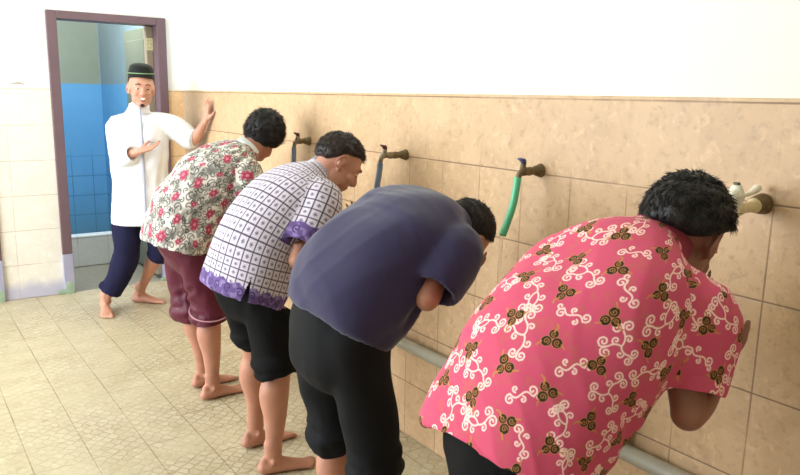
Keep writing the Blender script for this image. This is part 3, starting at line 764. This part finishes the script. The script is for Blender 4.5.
# man in the floral batik shirt
bent_man(dict(y=3.38, seed=21, skin=M['skin_b'], hair=M['hair'], cloth=M['printed'], fn=print_floral, tmat=M['maroon'], svox=.010, sub=2, amp=.004,
    spine=[((1.085, .0, .77), .215, .155), ((1.11, 0, .86), .215, .160), ((1.18, 0, .99), .215, .160), ((1.28, 0, 1.10), .210, .145), ((1.39, 0, 1.18), .185, .105), ((1.455, 0, 1.22), .080, .066)],
    head=((1.555, .01, 1.28), (.38, .88, -.30), (.35, .10, .93)), hairkw=dict(thick=.024, seed=22, n=3400, length=.028, lift=.2, lim=([-1, -.45, -.15, .1, .35, .6, 1], [-1.1, -1.05, -.95, -.75, -.3, .3, .45])), hk=1.0,
    arm_r=((1.39, -.17, 1.14), (1.38, -.20, .90), (1.58, -.10, 1.0)), arm_l=((1.40, .17, 1.14), (1.38, .2, .90), (1.58, .06, 1.0)),
    hand_r=((.5, .4, .6), (-.2, .3, .9), (.4, -.8, 0)), hand_l=((.5, -.4, .6), (-.2, -.3, .9), (.4, .8, 0)),
    leg_r=((1.16, -.09, .80), (1.215, -.09, .46), (1.22, -.08, .09)), leg_l=((1.16, .09, .80), (1.20, .09, .46), (1.235, .09, .09)), foot_r=(1, .1), foot_l=(1, .1), fk=.95,
    hem_r=.40, hem_l=.40, hw=.078, tamp=.008, stripes=True, tfolds=[((1.1, -.2, .6), (1.12, .1, .5), .015, .010), ((1.12, -.2, .47), (1.1, -.0, .52), .015, .010)],
    collar=((1.44, 0, 1.21), (.62, 0, .55), .076, .064, .035), collar_mat=M['white_cloth'],
    label='person in a white shirt with crimson flowers and rolled maroon trousers, bending'))

# man in white, standing and facing the camera
def white_man():
    g = G(); F = V((-.20, -.98, 0)).normalized(); L = V((.98, -.20, 0)); c = V((1.408, 5.03, 0))
    P = lambda l, f, z: c+L*l+F*f+Z*z
    tor = [(P(0, 0, .82), L, .145, .10), (P(0, 0, .95), L, .135, .095), (P(0, .005, 1.10), L, .145, .10), (P(0, 0, 1.24), L, .155, .10), (P(0, -.01, 1.31), L, .12, .070), (P(0, -.01, 1.335), L, .060, .055)]
    g.loft(tor, 28, 4, ex=2.2)
    hd = Head(P(.022, .035, 1.508), (-.16, -.97, -.04), (.06, -.02, 1), 1.04); hd.build(g)
    g.loft([(P(.0, -.01, 1.32), L, .056, .056), (P(.012, .0, 1.40), L, .052, .054), (hd.p(-.02, 0, -.02), L, .053, .056)], 20, 4)
    el_l = V((1.722, 4.87, 1.17)); wr_l = V((1.760, 4.735, 1.315)); sh_l = P(.165, 0, 1.30)
    el_r = V((1.25, 5.0, 1.06)); wr_r = V((1.345, 4.84, 1.115)); sh_r = P(-.165, 0, 1.30)
    arm_shape(g, sh_l.lerp(P(0, 0, 1.22), .2), el_l, wr_l, (0, 0, 1), .88); arm_shape(g, sh_r.lerp(P(0, 0, 1.22), .2), el_r, wr_r, (0, 0, 1), .88)
    hand(g, wr_l, (.06, -.22, 1), (1, 0, 0), (-.1, 1, 0) if False else (0, -1, 0), curl=.02, spread=.2, k=.95)
    hand(g, wr_r, (.85, -.40, .28), (-.3, -.2, 1), (.1, .5, .9), curl=.18, spread=.28, k=.95)
    global k_calf
    k_calf = (0, 1, 0); leg_shape(g, P(-.085, 0, .82), P(-.12, .03, .46), V((1.145, 5.085, .09)), L, .95); foot(g, (1.135, 5.085, 0), (-.18, -1), (1, -.1), .95)
    leg_shape(g, P(.085, 0, .82), P(.10, .05, .46), V((1.405, 5.19, .09)), (.5, -.8, 0), .95); foot(g, (1.405, 5.19, 0), (.75, -.55), (-.5, -.8), .95)
    k_calf = (-1, 0, 0)
    sp = [(P(.0, .0, .605), L, .205, .140), (P(0, 0, .75), L, .195, .135), (P(0, 0, .92), L, .185, .130), (P(0, .005, 1.10), L, .185, .128), (P(0, 0, 1.24), L, .185, .120), (P(0, -.01, 1.325), L, .138, .085), (P(0, -.006, 1.362), L, .080, .070), (P(.004, -.005, 1.378), L, .066, .062)]
    sr = [(P(-.10, 0, 1.27), Z, .080, .080), (sh_r.lerp(el_r, .15)+V((.015, 0, 0)), Z, .070, .074), (el_r+V((.015, 0, .02)), Z, .058, .058), (el_r.lerp(wr_r, .35), Z, .066, .066), (el_r.lerp(wr_r, .72), Z, .054, .054)]
    sl = [(P(.10, 0, 1.28), Z, .085, .085), (sh_l.lerp(el_l, .3), Z, .080, .080), (sh_l.lerp(el_l, .8), Z, .072, .066), (el_l.lerp(wr_l, .12)+V((-.006, 0, 0)), Z, .056, .056)]
    SPW = [sp, sr, sl]
    root = body_finish(g, .0055, M['skin_w'], it=2)
    tuck(root.data, SPW[0], SPW[1:], [(el_l, V((1.8, 4.6, 1.5)), .06), (el_r.lerp(wr_r, .8), wr_r+V((.2, 0, 0)), .08)])
    hd.eyes(root)
    hd.hair('hair', M['hair'], root, thick=.004, n=500, length=.008, lim=([-1, -.45, -.15, .1, .35, .6, 1], [-.5, -.4, -.1, .15, .5, .65, .7]), seed=3)
    g = G(); hd.e(g, (.0875, 0, -.0555), (.008, .022, .010), 16); obj('teeth', g, M['tooth'], root)
    g = G(); g.loft([(hd.p(.0875, -.023, -.048), hd.U, .003, .003), (hd.p(.098, 0, -.0665), hd.U, .004, .004), (hd.p(.0875, .023, -.048), hd.U, .003, .003)], 8, 5); obj('lip', g, M['lip'], root)
    g = G(); hd.e(g, (.080, 0, -.093), (.0085, .015, .011), 14); obj('goatee', g, M['hair2'], root)
    # cap
    g = G(); t = hd.U*1.0-hd.F*.12; b0 = hd.p(-.010, 0, .068)
    g.loft([(b0, hd.L, .083, .104), (b0+t*.035, hd.L, .082, .103), (b0+t*.070, hd.L, .076, .095)], 32, 4, cap0='flat', cap1='flat')
    g.ellipsoid(b0+t*.068, hd.L*.076, hd.F*.095, t*.036, 32, 16)
    cap = obj('cap', g, M['velvet'], root)
    g = G()
    g.loft([(b0+t*(.036+.004*math.cos(2*PI*k/32))+hd.L*(.0835*math.cos(2*PI*k/32))+hd.F*(.1045*math.sin(2*PI*k/32)), t, .0035, .0025) for k in range(33)], 8, 2); obj('cap_trim', g, M['cap_trim'], cap)
    # shirt
    W = [(P(-.12, .12, 1.0), P(.0, .13, .85), .02, .008), (P(.1, .12, 1.2), P(.02, .13, 1.0), .02, .007), (P(.15, .1, 1.15), P(.1, .12, .8), .02, .009)]
    sh = shirt(root, sp, [sr, sl], None, M['white_cloth'], voxel=.009, seed=31, amp=.003, folds=W)
    collar(root, P(.004, 0, 1.362), L, (.04, -.12, 1), .068, .066, .036, M['white_cloth'])
    g = G(); g.loft([(P(.006, .070, 1.402), L, .004, .003), (P(.006, .088, 1.35), L, .006, .003), (P(.006, .118, 1.29), L, .007, .003), (P(.006, .137, 1.15), L, .007, .003), (P(.006, .140, .95), L, .007, .003), (P(.006, .149, .64), L, .007, .003)], 10, 4); pk = obj('placket', g, M['piping'], sh)
    g = G(); g.loft([(P(.04, .145, 1.175), L, .003, .002), (P(.085, .135, 1.165), L, .003, .002), (P(.12, .120, 1.175), L, .003, .002)], 8, 4); obj('breast_pocket_edge', g, M['piping'], sh)
    g = G(); g.loft([(P(-.15, .115, .84), L, .003, .002), (P(-.07, .142, .845), L, .003, .002)], 8, 4); obj('side_pocket_edge', g, M['piping'], sh)
    g = G(); cc = sl[-1][0]; tt = (V(sl[-1][0])-V(sl[-2][0])).normalized()
    g.loft([(cc-tt*.045, Z, .064, .062), (cc-tt*.022, Z, .062, .061), (cc+tt*.002, Z, .060, .059)], 24, 3, cap0='hollow', cap1='hollow', closedwall=.008); obj('cuff', g, M['white_cloth'], sh)
    g = G(); g.loft([(cc-tt*.050, Z, .066, .064), (cc-tt*.043, Z, .066, .064)], 24, 3, cap0='hollow', cap1='hollow', closedwall=.005); obj('cuff_stripe', g, M['piping'], sh)
    rl = [(P(-.09, 0, .84), L, .10, .105), (P(-.105, .01, .62), L, .094, .105), (P(-.13, .03, .40), L, .086, .10), (V((1.165, 5.075, .135)), L, .084, .098)]
    ll = [(P(.085, 0, .84), L, .10, .105), (P(.09, .03, .62), L, .098, .10), (P(.10, .05, .44), L, .085, .09), (P(.08, .02, .36), L, .076, .08)]
    trousers(root, [(P(0, 0, .74), L, .16, .11), (P(0, 0, .90), L, .165, .115)], [rl, ll], M['navy_trouser'], roll=False, seed=4, under=sp)
    tag(root, 'person in a long white shirt and black cap, standing with a hand on the wall', 'person')
white_man()

# ------------------------------------------------------------------ the setting
def structure(name, boxes, mat, bevel=0, parent=None):
    g = G()
    for b in boxes: g.box(*b)
    o = obj(name, g, mat, parent, smooth=False, bevel=bevel)
    if parent is None: o['kind'] = 'structure'
    return o
XR, YB, YC = 1.8, 5.73, 5.28
structure('floor', [(-4, 1.96, -3, YB, -.1, 0)], M['floor'])
# wash wall: painted wall with a thicker tiled dado
structure('wall_right', [(XR+.01, XR+.25, -3, YC, 0, 3.3)], M['paint'])
structure('wall_right_dado', [(XR, XR+.02, -3, YC, 0, 1.512)], M['wall_tile'], .003)
structure('wall_right_return', [(1.96, 2.08, YC, YB+.01, 0, 3.3)], M['paint_white'])
# back wall around two door openings
dz = 2.045
structure('wall_right_return_dado', [(1.948, 1.962, YC, YB-.012, 0, 1.51)], M['wall_tile'])
structure('wall_back', [(-4, -.30, YB, YB+.14, 0, 3.3), (.60, .998, YB, YB+.14, 0, 3.3), (1.832, 2.08, YB, YB+.14, 0, 3.3), (-.30, .60, YB, YB+.14, dz, 3.3), (.998, 1.832, YB, YB+.14, dz, 3.3)], M['paint_white'])
structure('wall_back_dado', [(-4, -.30, YB-.012, YB+.01, 0, 1.51), (.60, .998, YB-.012, YB+.01, 0, 1.51)], M['back_tile'], .003)
structure('wall_back_corner_dado', [(1.832, 1.96, YB-.012, YB+.01, 0, 1.51)], M['return_tile'], .003)
# bathroom behind the open door
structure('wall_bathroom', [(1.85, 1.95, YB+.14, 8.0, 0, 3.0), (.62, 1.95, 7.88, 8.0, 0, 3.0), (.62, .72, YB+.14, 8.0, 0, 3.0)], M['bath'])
structure('floor_bathroom', [(-.4, 1.96, YB, 8.0, -.1, -.002)], M['bath_floor'])
structure('ceiling_bathroom', [(.62, 1.95, YB+.14, 8.0, 2.6, 2.7)], M['paint'])
structure('wall_bathroom_curb', [(.73, 1.84, 6.55, 6.67, 0, .27)], M['curb'], .008)
structure('shade_ceiling', [(-2.6, 2.08, -3, YB, 3.3, 3.4)], M['paint'])  # unseen slab overhead, added to darken the near end of the wash wall
structure('shade_wall_front', [(-2.6, 2.08, -3.1, -3, 0, 3.3)], M['paint'])  # unseen wall behind the camera, added to cut light on the near end
structure('shade_wall_left', [(-2.6, -2.5, -3, 1.8, 0, 3.3)], M['paint'])  # unseen wall, added and stopped short so daylight enters at the far end
structure('wall_store', [(-.4, .61, YB+.9, YB+1.0, 0, 3.0)], M['paint'])

def door_frame(name, x0, x1):
    e = bpy.data.objects.new(name, None); COL.objects.link(e); e.location = ((x0+x1)/2, YB, 0); e['kind'] = 'structure'
    bpy.context.view_layer.update()
    t = .068; y0, y1 = YB-.03, YB+.15
    g = G(); g.box(x0, x0+t, y0, y1, .30, dz); obj('jamb', g, M['frame'], e, False, .004)
    g = G(); g.box(x1-t, x1, y0, y1, .30, dz); obj('jamb', g, M['frame'], e, False, .004)
    g = G(); g.box(x0+t, x1-t, y0, y1, dz-.055, dz); obj('head_rail', g, M['frame'], e, False, .004)
    for a in (x0, x1-t):
        g = G(); g.box(a-.004, a+t+.004, y0-.006, y1, 0, .30); f = obj('painted_foot', g, M['lav'], e, False, .006)
        g = G(); g.ellipsoid((a+t/2, y0-.006, .035), V((.035, 0, 0)), V((0, .004, 0)), V((0, 0, .06))); g.ellipsoid((a-.01, y0-.005, .02), V((.05, 0, 0)), V((0, .004, 0)), V((0, 0, .018))); obj('paint_smear', g, M['green'], f)
    return e
d1 = door_frame('door_1', .998, 1.832)
g = G(); g.box(1.722, 1.760, YB+.10, YB+.74, .03, 1.985); lf = obj('door_leaf', g, M['door'], d1, False, .003)
g = G(); g.box(1.716, 1.764, YB+.092, YB+.17, .03, 1.987); obj('hinge_stile', g, M['door_edge'], lf, False, .003)
g = G(); g.box(1.712, 1.724, YB+.16, YB+.66, 1.0, 1.9); g.box(1.712, 1.724, YB+.16, YB+.66, .15, .88); obj('door_panel', g, M['door'], lf, False, .004)
g = G(); g.box(1.717, 1.764, YB+.0885, YB+.0922, 1.81, 1.90); stk = obj('sticker', g, M['sticker'], lf, False)
g = G()
for i in range(3):
    for j in range(2):
        cx, cz = 1.729+.0225*j, 1.828+.027*i
        g.loft([((cx+.006*math.cos(a), YB+.0880, cz+.008*math.sin(a)), Y, .001, .001) for a in [2*PI*k/10 for k in range(10+(-2 if (i+j) % 2 else 1))]], 6, 1)
obj('sticker_print', g, M['sticker_ink'], stk)
d2 = door_frame('door_2', -.30, .60)
g = G(); g.box(-.23, .53, YB+.02, YB+.06, .01, 1.985); obj('door_leaf', g, M['door'], d2, False, .003)
# small flaws of the plaster
for x, z in ((.76, 1.53), ): pass
g = G(); g.loft([((.755, YB-.001, 1.535), Z, .003, .004), ((.80, YB-.003, 1.540), Z, .006, .005), ((.83, YB-.001, 1.530), Z, .003, .004)], 8, 4)  # curved scratch mark on the wall, built as a small raised stroke
tag(obj('wall_scratch', g, M['mark'], None), 'tiny worn grey hook on the white wall left of the doorway', 'scratch')

# ------------------------------------------------------------------ rail pipe along the wash wall
g = G(); g.loft([((1.768, y, .44), Z, .026, .026) for y in (.35, 1.5, 2.8, 4.0, 5.0)], 20, 3, cap0='hollow', cap1='hollow', closedwall=.003)
pr = obj('water_pipe', g, M['pipe']); tag(pr, 'long grey pipe running low along the beige tiled wall behind the bending men', 'pipe')
for y in (.6, 2.05, 3.5, 4.8):
    g = G(); g.loft([((1.768, y-.014, .44), Z, .0305, .0305), ((1.768, y+.014, .44), Z, .0305, .0305)], 20, 1, cap0='flat', cap1='flat'); g.box(1.768, 1.7995, y-.012, y+.012, .42, .46); obj('pipe_clip', g, M['pipe_dirty'], pr)
g = G(); g.loft([((1.7665, 1.29, .475), X, .020, .020), ((1.7665, 1.29, .51), X, .023, .023), ((1.7665, 1.29, .545), X, .020, .020)], 16, 3)
g.loft([((1.7665, 1.29, .52), Z, .012, .012), ((1.71, 1.295, .53), Z, .010, .010)], 12, 2)
tag(obj('valve', g, M['algae']), 'small dark green valve standing on the low grey pipe beside the pink shirt', 'valve')

# ------------------------------------------------------------------ taps
def empty(name, loc):
    e = bpy.data.objects.new(name, None); COL.objects.link(e); e.location = loc; bpy.context.view_layer.update(); return e
def tap(y, z, tipx, body, handle, label, name='wall_tap'):
    e = empty(name, (XR, y, z)); tag(e, label, 'tap', None)
    q = lambda x, dy, dz_: V((x, y+dy, z+dz_))
    g = G(); g.loft([(q(1.799, 0, 0), Z, .024, .024), (q(1.793, 0, 0), Z, .021, .021)], 18, 2, cap0='flat'); obj('flange', g, M['rust'], e)
    g = G(); g.loft([(q(1.799, 0, 0), Z, .015, .015), (q(1.775, 0, .001), Z, .017, .017), (q(1.765, 0, .001), Z, .012, .012), (q(1.75, 0, 0), Z, .015, .015), (q(1.735, 0, 0), Z, .014, .014)], 14, 3); obj('wall_stub', g, M['rust'], e)
    g = G(); g.loft([(q(1.745, 0, 0), Z, .012, .012), (q(1.72, 0, 0), Z, .015, .013), (q(tipx+.02, 0, .002), Z, .011, .011), (q(tipx, 0, -.004), Z, .010, .010), (q(tipx-.008, 0, -.022), Y, .010, .010), (q(tipx-.010, 0, -.036), Y, .009, .009)], 14, 4)
    g.loft([(q(tipx+.012, 0, .0), Y, .012, .012), (q(tipx+.012, 0, .020), Y, .010, .010), (q(tipx+.012, 0, .028), Y, .006, .006)], 12, 2); obj('tap_body', g, body, e)
    g = G(); g.loft([(q(tipx+.016, 0, .026), Y, .008, .008), (q(tipx+.010, 0, .036), Y, .014, .006), (q(tipx-.004, 0, .042), Y, .012, .005)], 12, 3); g.ball(q(tipx+.012, 0, .034), .0105); obj('tap_handle', g, handle, e)
    return e, q(tipx-.010, 0, -.03)
def hose(pts, r, mat, label, name='hose'):
    g = G(); g.loft([(p, Y, r, r) for p in pts], 16, 6, cap0='flat', cap1='hollow', closedwall=.003)
    return tag(obj(name, g, mat), label, 'hose')
t1, p = tap(3.36, 1.262, 1.722, M['chrome'], M['maroon_handle'], 'old metal wall tap with a short blue-grey hose, nearest the man in the floral shirt')
hose([p, p-Z*.03, p-Z*.12+X*-.004, p-Z*.22-X*.008], .0125, M['hose_blue'], 'short blue-grey hose hanging between the two dark-haired heads of the far men')
t2, p = tap(2.50, 1.256, 1.680, M['chrome'], M['maroon_handle'], 'old metal wall tap with reddish handle, above the dark blue shirt')
hose([p, p-Z*.03-X*.002, p-Z*.12-X*.018, p-Z*.24-X*.035], .0125, M['hose_blue'], 'short blue-grey hose hanging from the tap above the dark blue shirt')
t3, p = tap(1.72, 1.262, 1.706, M['rust'], M['blue_handle'], 'corroded wall tap with a blue handle holding the green hose')
hose([p+Z*.012, p-Z*.02-X*.004, p-Z*.08-X*.016, p-Z*.14-X*.040, p-Z*.178-X*.058], .0125, M['hose_green'], 'bright green hose hanging from the blue-handled tap')
# water running from the green hose
t = NT('running_water'); vec, x, y, z = t.coords()
t.bump(t.noise(vec, 40, 3), .4, .003)
M['water'] = t.set(color=(1, 1, 1), rough=.05, trans=1.0, ior=1.33, spec=.5)
g = G(); b = p-Z*.178-X*.058
g.loft([(b+Z*.02, Y, .006, .006), (b-Z*.04-X*.004, Y, .006, .005), (b-Z*.16-X*.007, Y, .004, .005), (b-Z*.40-X*.009, Y, .004, .003), (V((b.x-.010, b.y, .004)), Y, .003, .003)], 12, 8)
tag(obj('water_stream', g, M['water']), 'thin clear stream of water falling from the end of the green hose', 'water')
# white double tap near the pink shirt
y = .95; e = empty('wall_tap', (XR, y, 1.25)); tag(e, 'white plastic wall tap with a lever, beside the head above the pink shirt', 'tap')
g = G(); g.loft([((1.7995, y, 1.25), Z, .027, .027), ((1.782, y, 1.25), Z, .025, .025), ((1.772, y, 1.25), Z, .022, .022)], 20, 3, cap0='flat'); obj('wall_stub', g, M['rust'], e)
g = G(); g.loft([((1.775, y, 1.25), Z, .017, .017), ((1.758, y, 1.248), Z, .019, .019), ((1.742, y, 1.246), Z, .014, .014), ((1.705, y, 1.245), Z, .014, .014), ((1.690, y, 1.245), Z, .018, .018), ((1.665, y, 1.245), Z, .015, .015)], 20, 3); obj('pipe_joint', g, M['cream_plastic'], e)
g = G(); g.loft([((1.668, y, 1.235), Y, .015, .015), ((1.670, y, 1.26), Y, .017, .017), ((1.672, y, 1.278), Y, .021, .020), ((1.672, y, 1.292), Y, .016, .015)], 20, 3)
g.loft([((1.668, y, 1.285), Z, .015, .015), ((1.640, y, 1.270), Z, .012, .012), ((1.632, y, 1.235), Y, .011, .011), ((1.630, y, 1.215), Y, .012, .012)], 16, 3); obj('tap_body', g, M['white_plastic'], e)
g = G(); g.loft([((1.678, y, 1.283), Z, .008, .013), ((1.700, y, 1.278), Z, .005, .007), ((1.730, y, 1.280), Z, .006, .008), ((1.755, y, 1.287), Z, .009, .010), ((1.765, y, 1.291), Z, .010, .011)], 16, 4); obj('tap_lever', g, M['white_plastic'], e)
g = G(); g.loft([((1.670, y, 1.306), Y, .009, .007), ((1.670, y, 1.311), Y, .008, .006)], 14, 1, cap0='flat', cap1='flat'); obj('tap_cap', g, M['pipe_dirty'], e)

# ------------------------------------------------------------------ light and camera
w = bpy.data.worlds.new('sky_world'); scene.world = w; w.use_nodes = True
bg = w.node_tree.nodes['Background']; bg.inputs[0].default_value = (.90, .95, 1.0, 1); bg.inputs[1].default_value = 1.25
def area(name, loc, aim, sx, sy, power, col=(1, 1, 1)):
    ld = bpy.data.lights.new(name, 'AREA'); ld.shape = 'RECTANGLE'; ld.size = sx; ld.size_y = sy; ld.energy = power; ld.color = col
    o = bpy.data.objects.new(name, ld); COL.objects.link(o); o.location = loc; o.rotation_euler = (V(aim)-V(loc)).to_track_quat('-Z', 'Y').to_euler(); return o
area('assumed_daylight_lamp', (-2.5, 3.9, 1.9), (1.5, 4.3, 1.1), 3.6, 2.6, 245, (.88, .945, 1))  # added area lamp standing in for assumed daylight from the unseen left side
area('bathroom_fill_light', (1.2, 6.25, 2.5), (1.35, 7.2, .3), .8, .8, 48, (.9, .97, 1))  # added fill lamp to brighten the bathroom; there is no window

f = 724.0
n = lambda v: np.array(v, float)/np.linalg.norm(v)
Yc = n([-522, 151.5, -724]); Zc = np.array([71, 3705, 724.]); Zc /= np.linalg.norm(Zc); Zc = n(Zc-Yc*(Zc@Yc)); Xc = np.cross(Yc, Zc)
R = Matrix([list(Xc), list(Yc), list(Zc)]).to_4x4()
cd = bpy.data.cameras.new('camera'); cd.sensor_width = 36; cd.lens = f/800*36; cd.clip_start = .05
cam = bpy.data.objects.new('camera', cd); COL.objects.link(cam); cam.matrix_world = Matrix.Translation((0, 0, 1.5)) @ R
scene.camera = cam
vs = scene.view_settings; vs.view_transform = 'Standard'; vs.look = 'None'; vs.gamma = 1; vs.use_curve_mapping = False; vs.exposure = .12
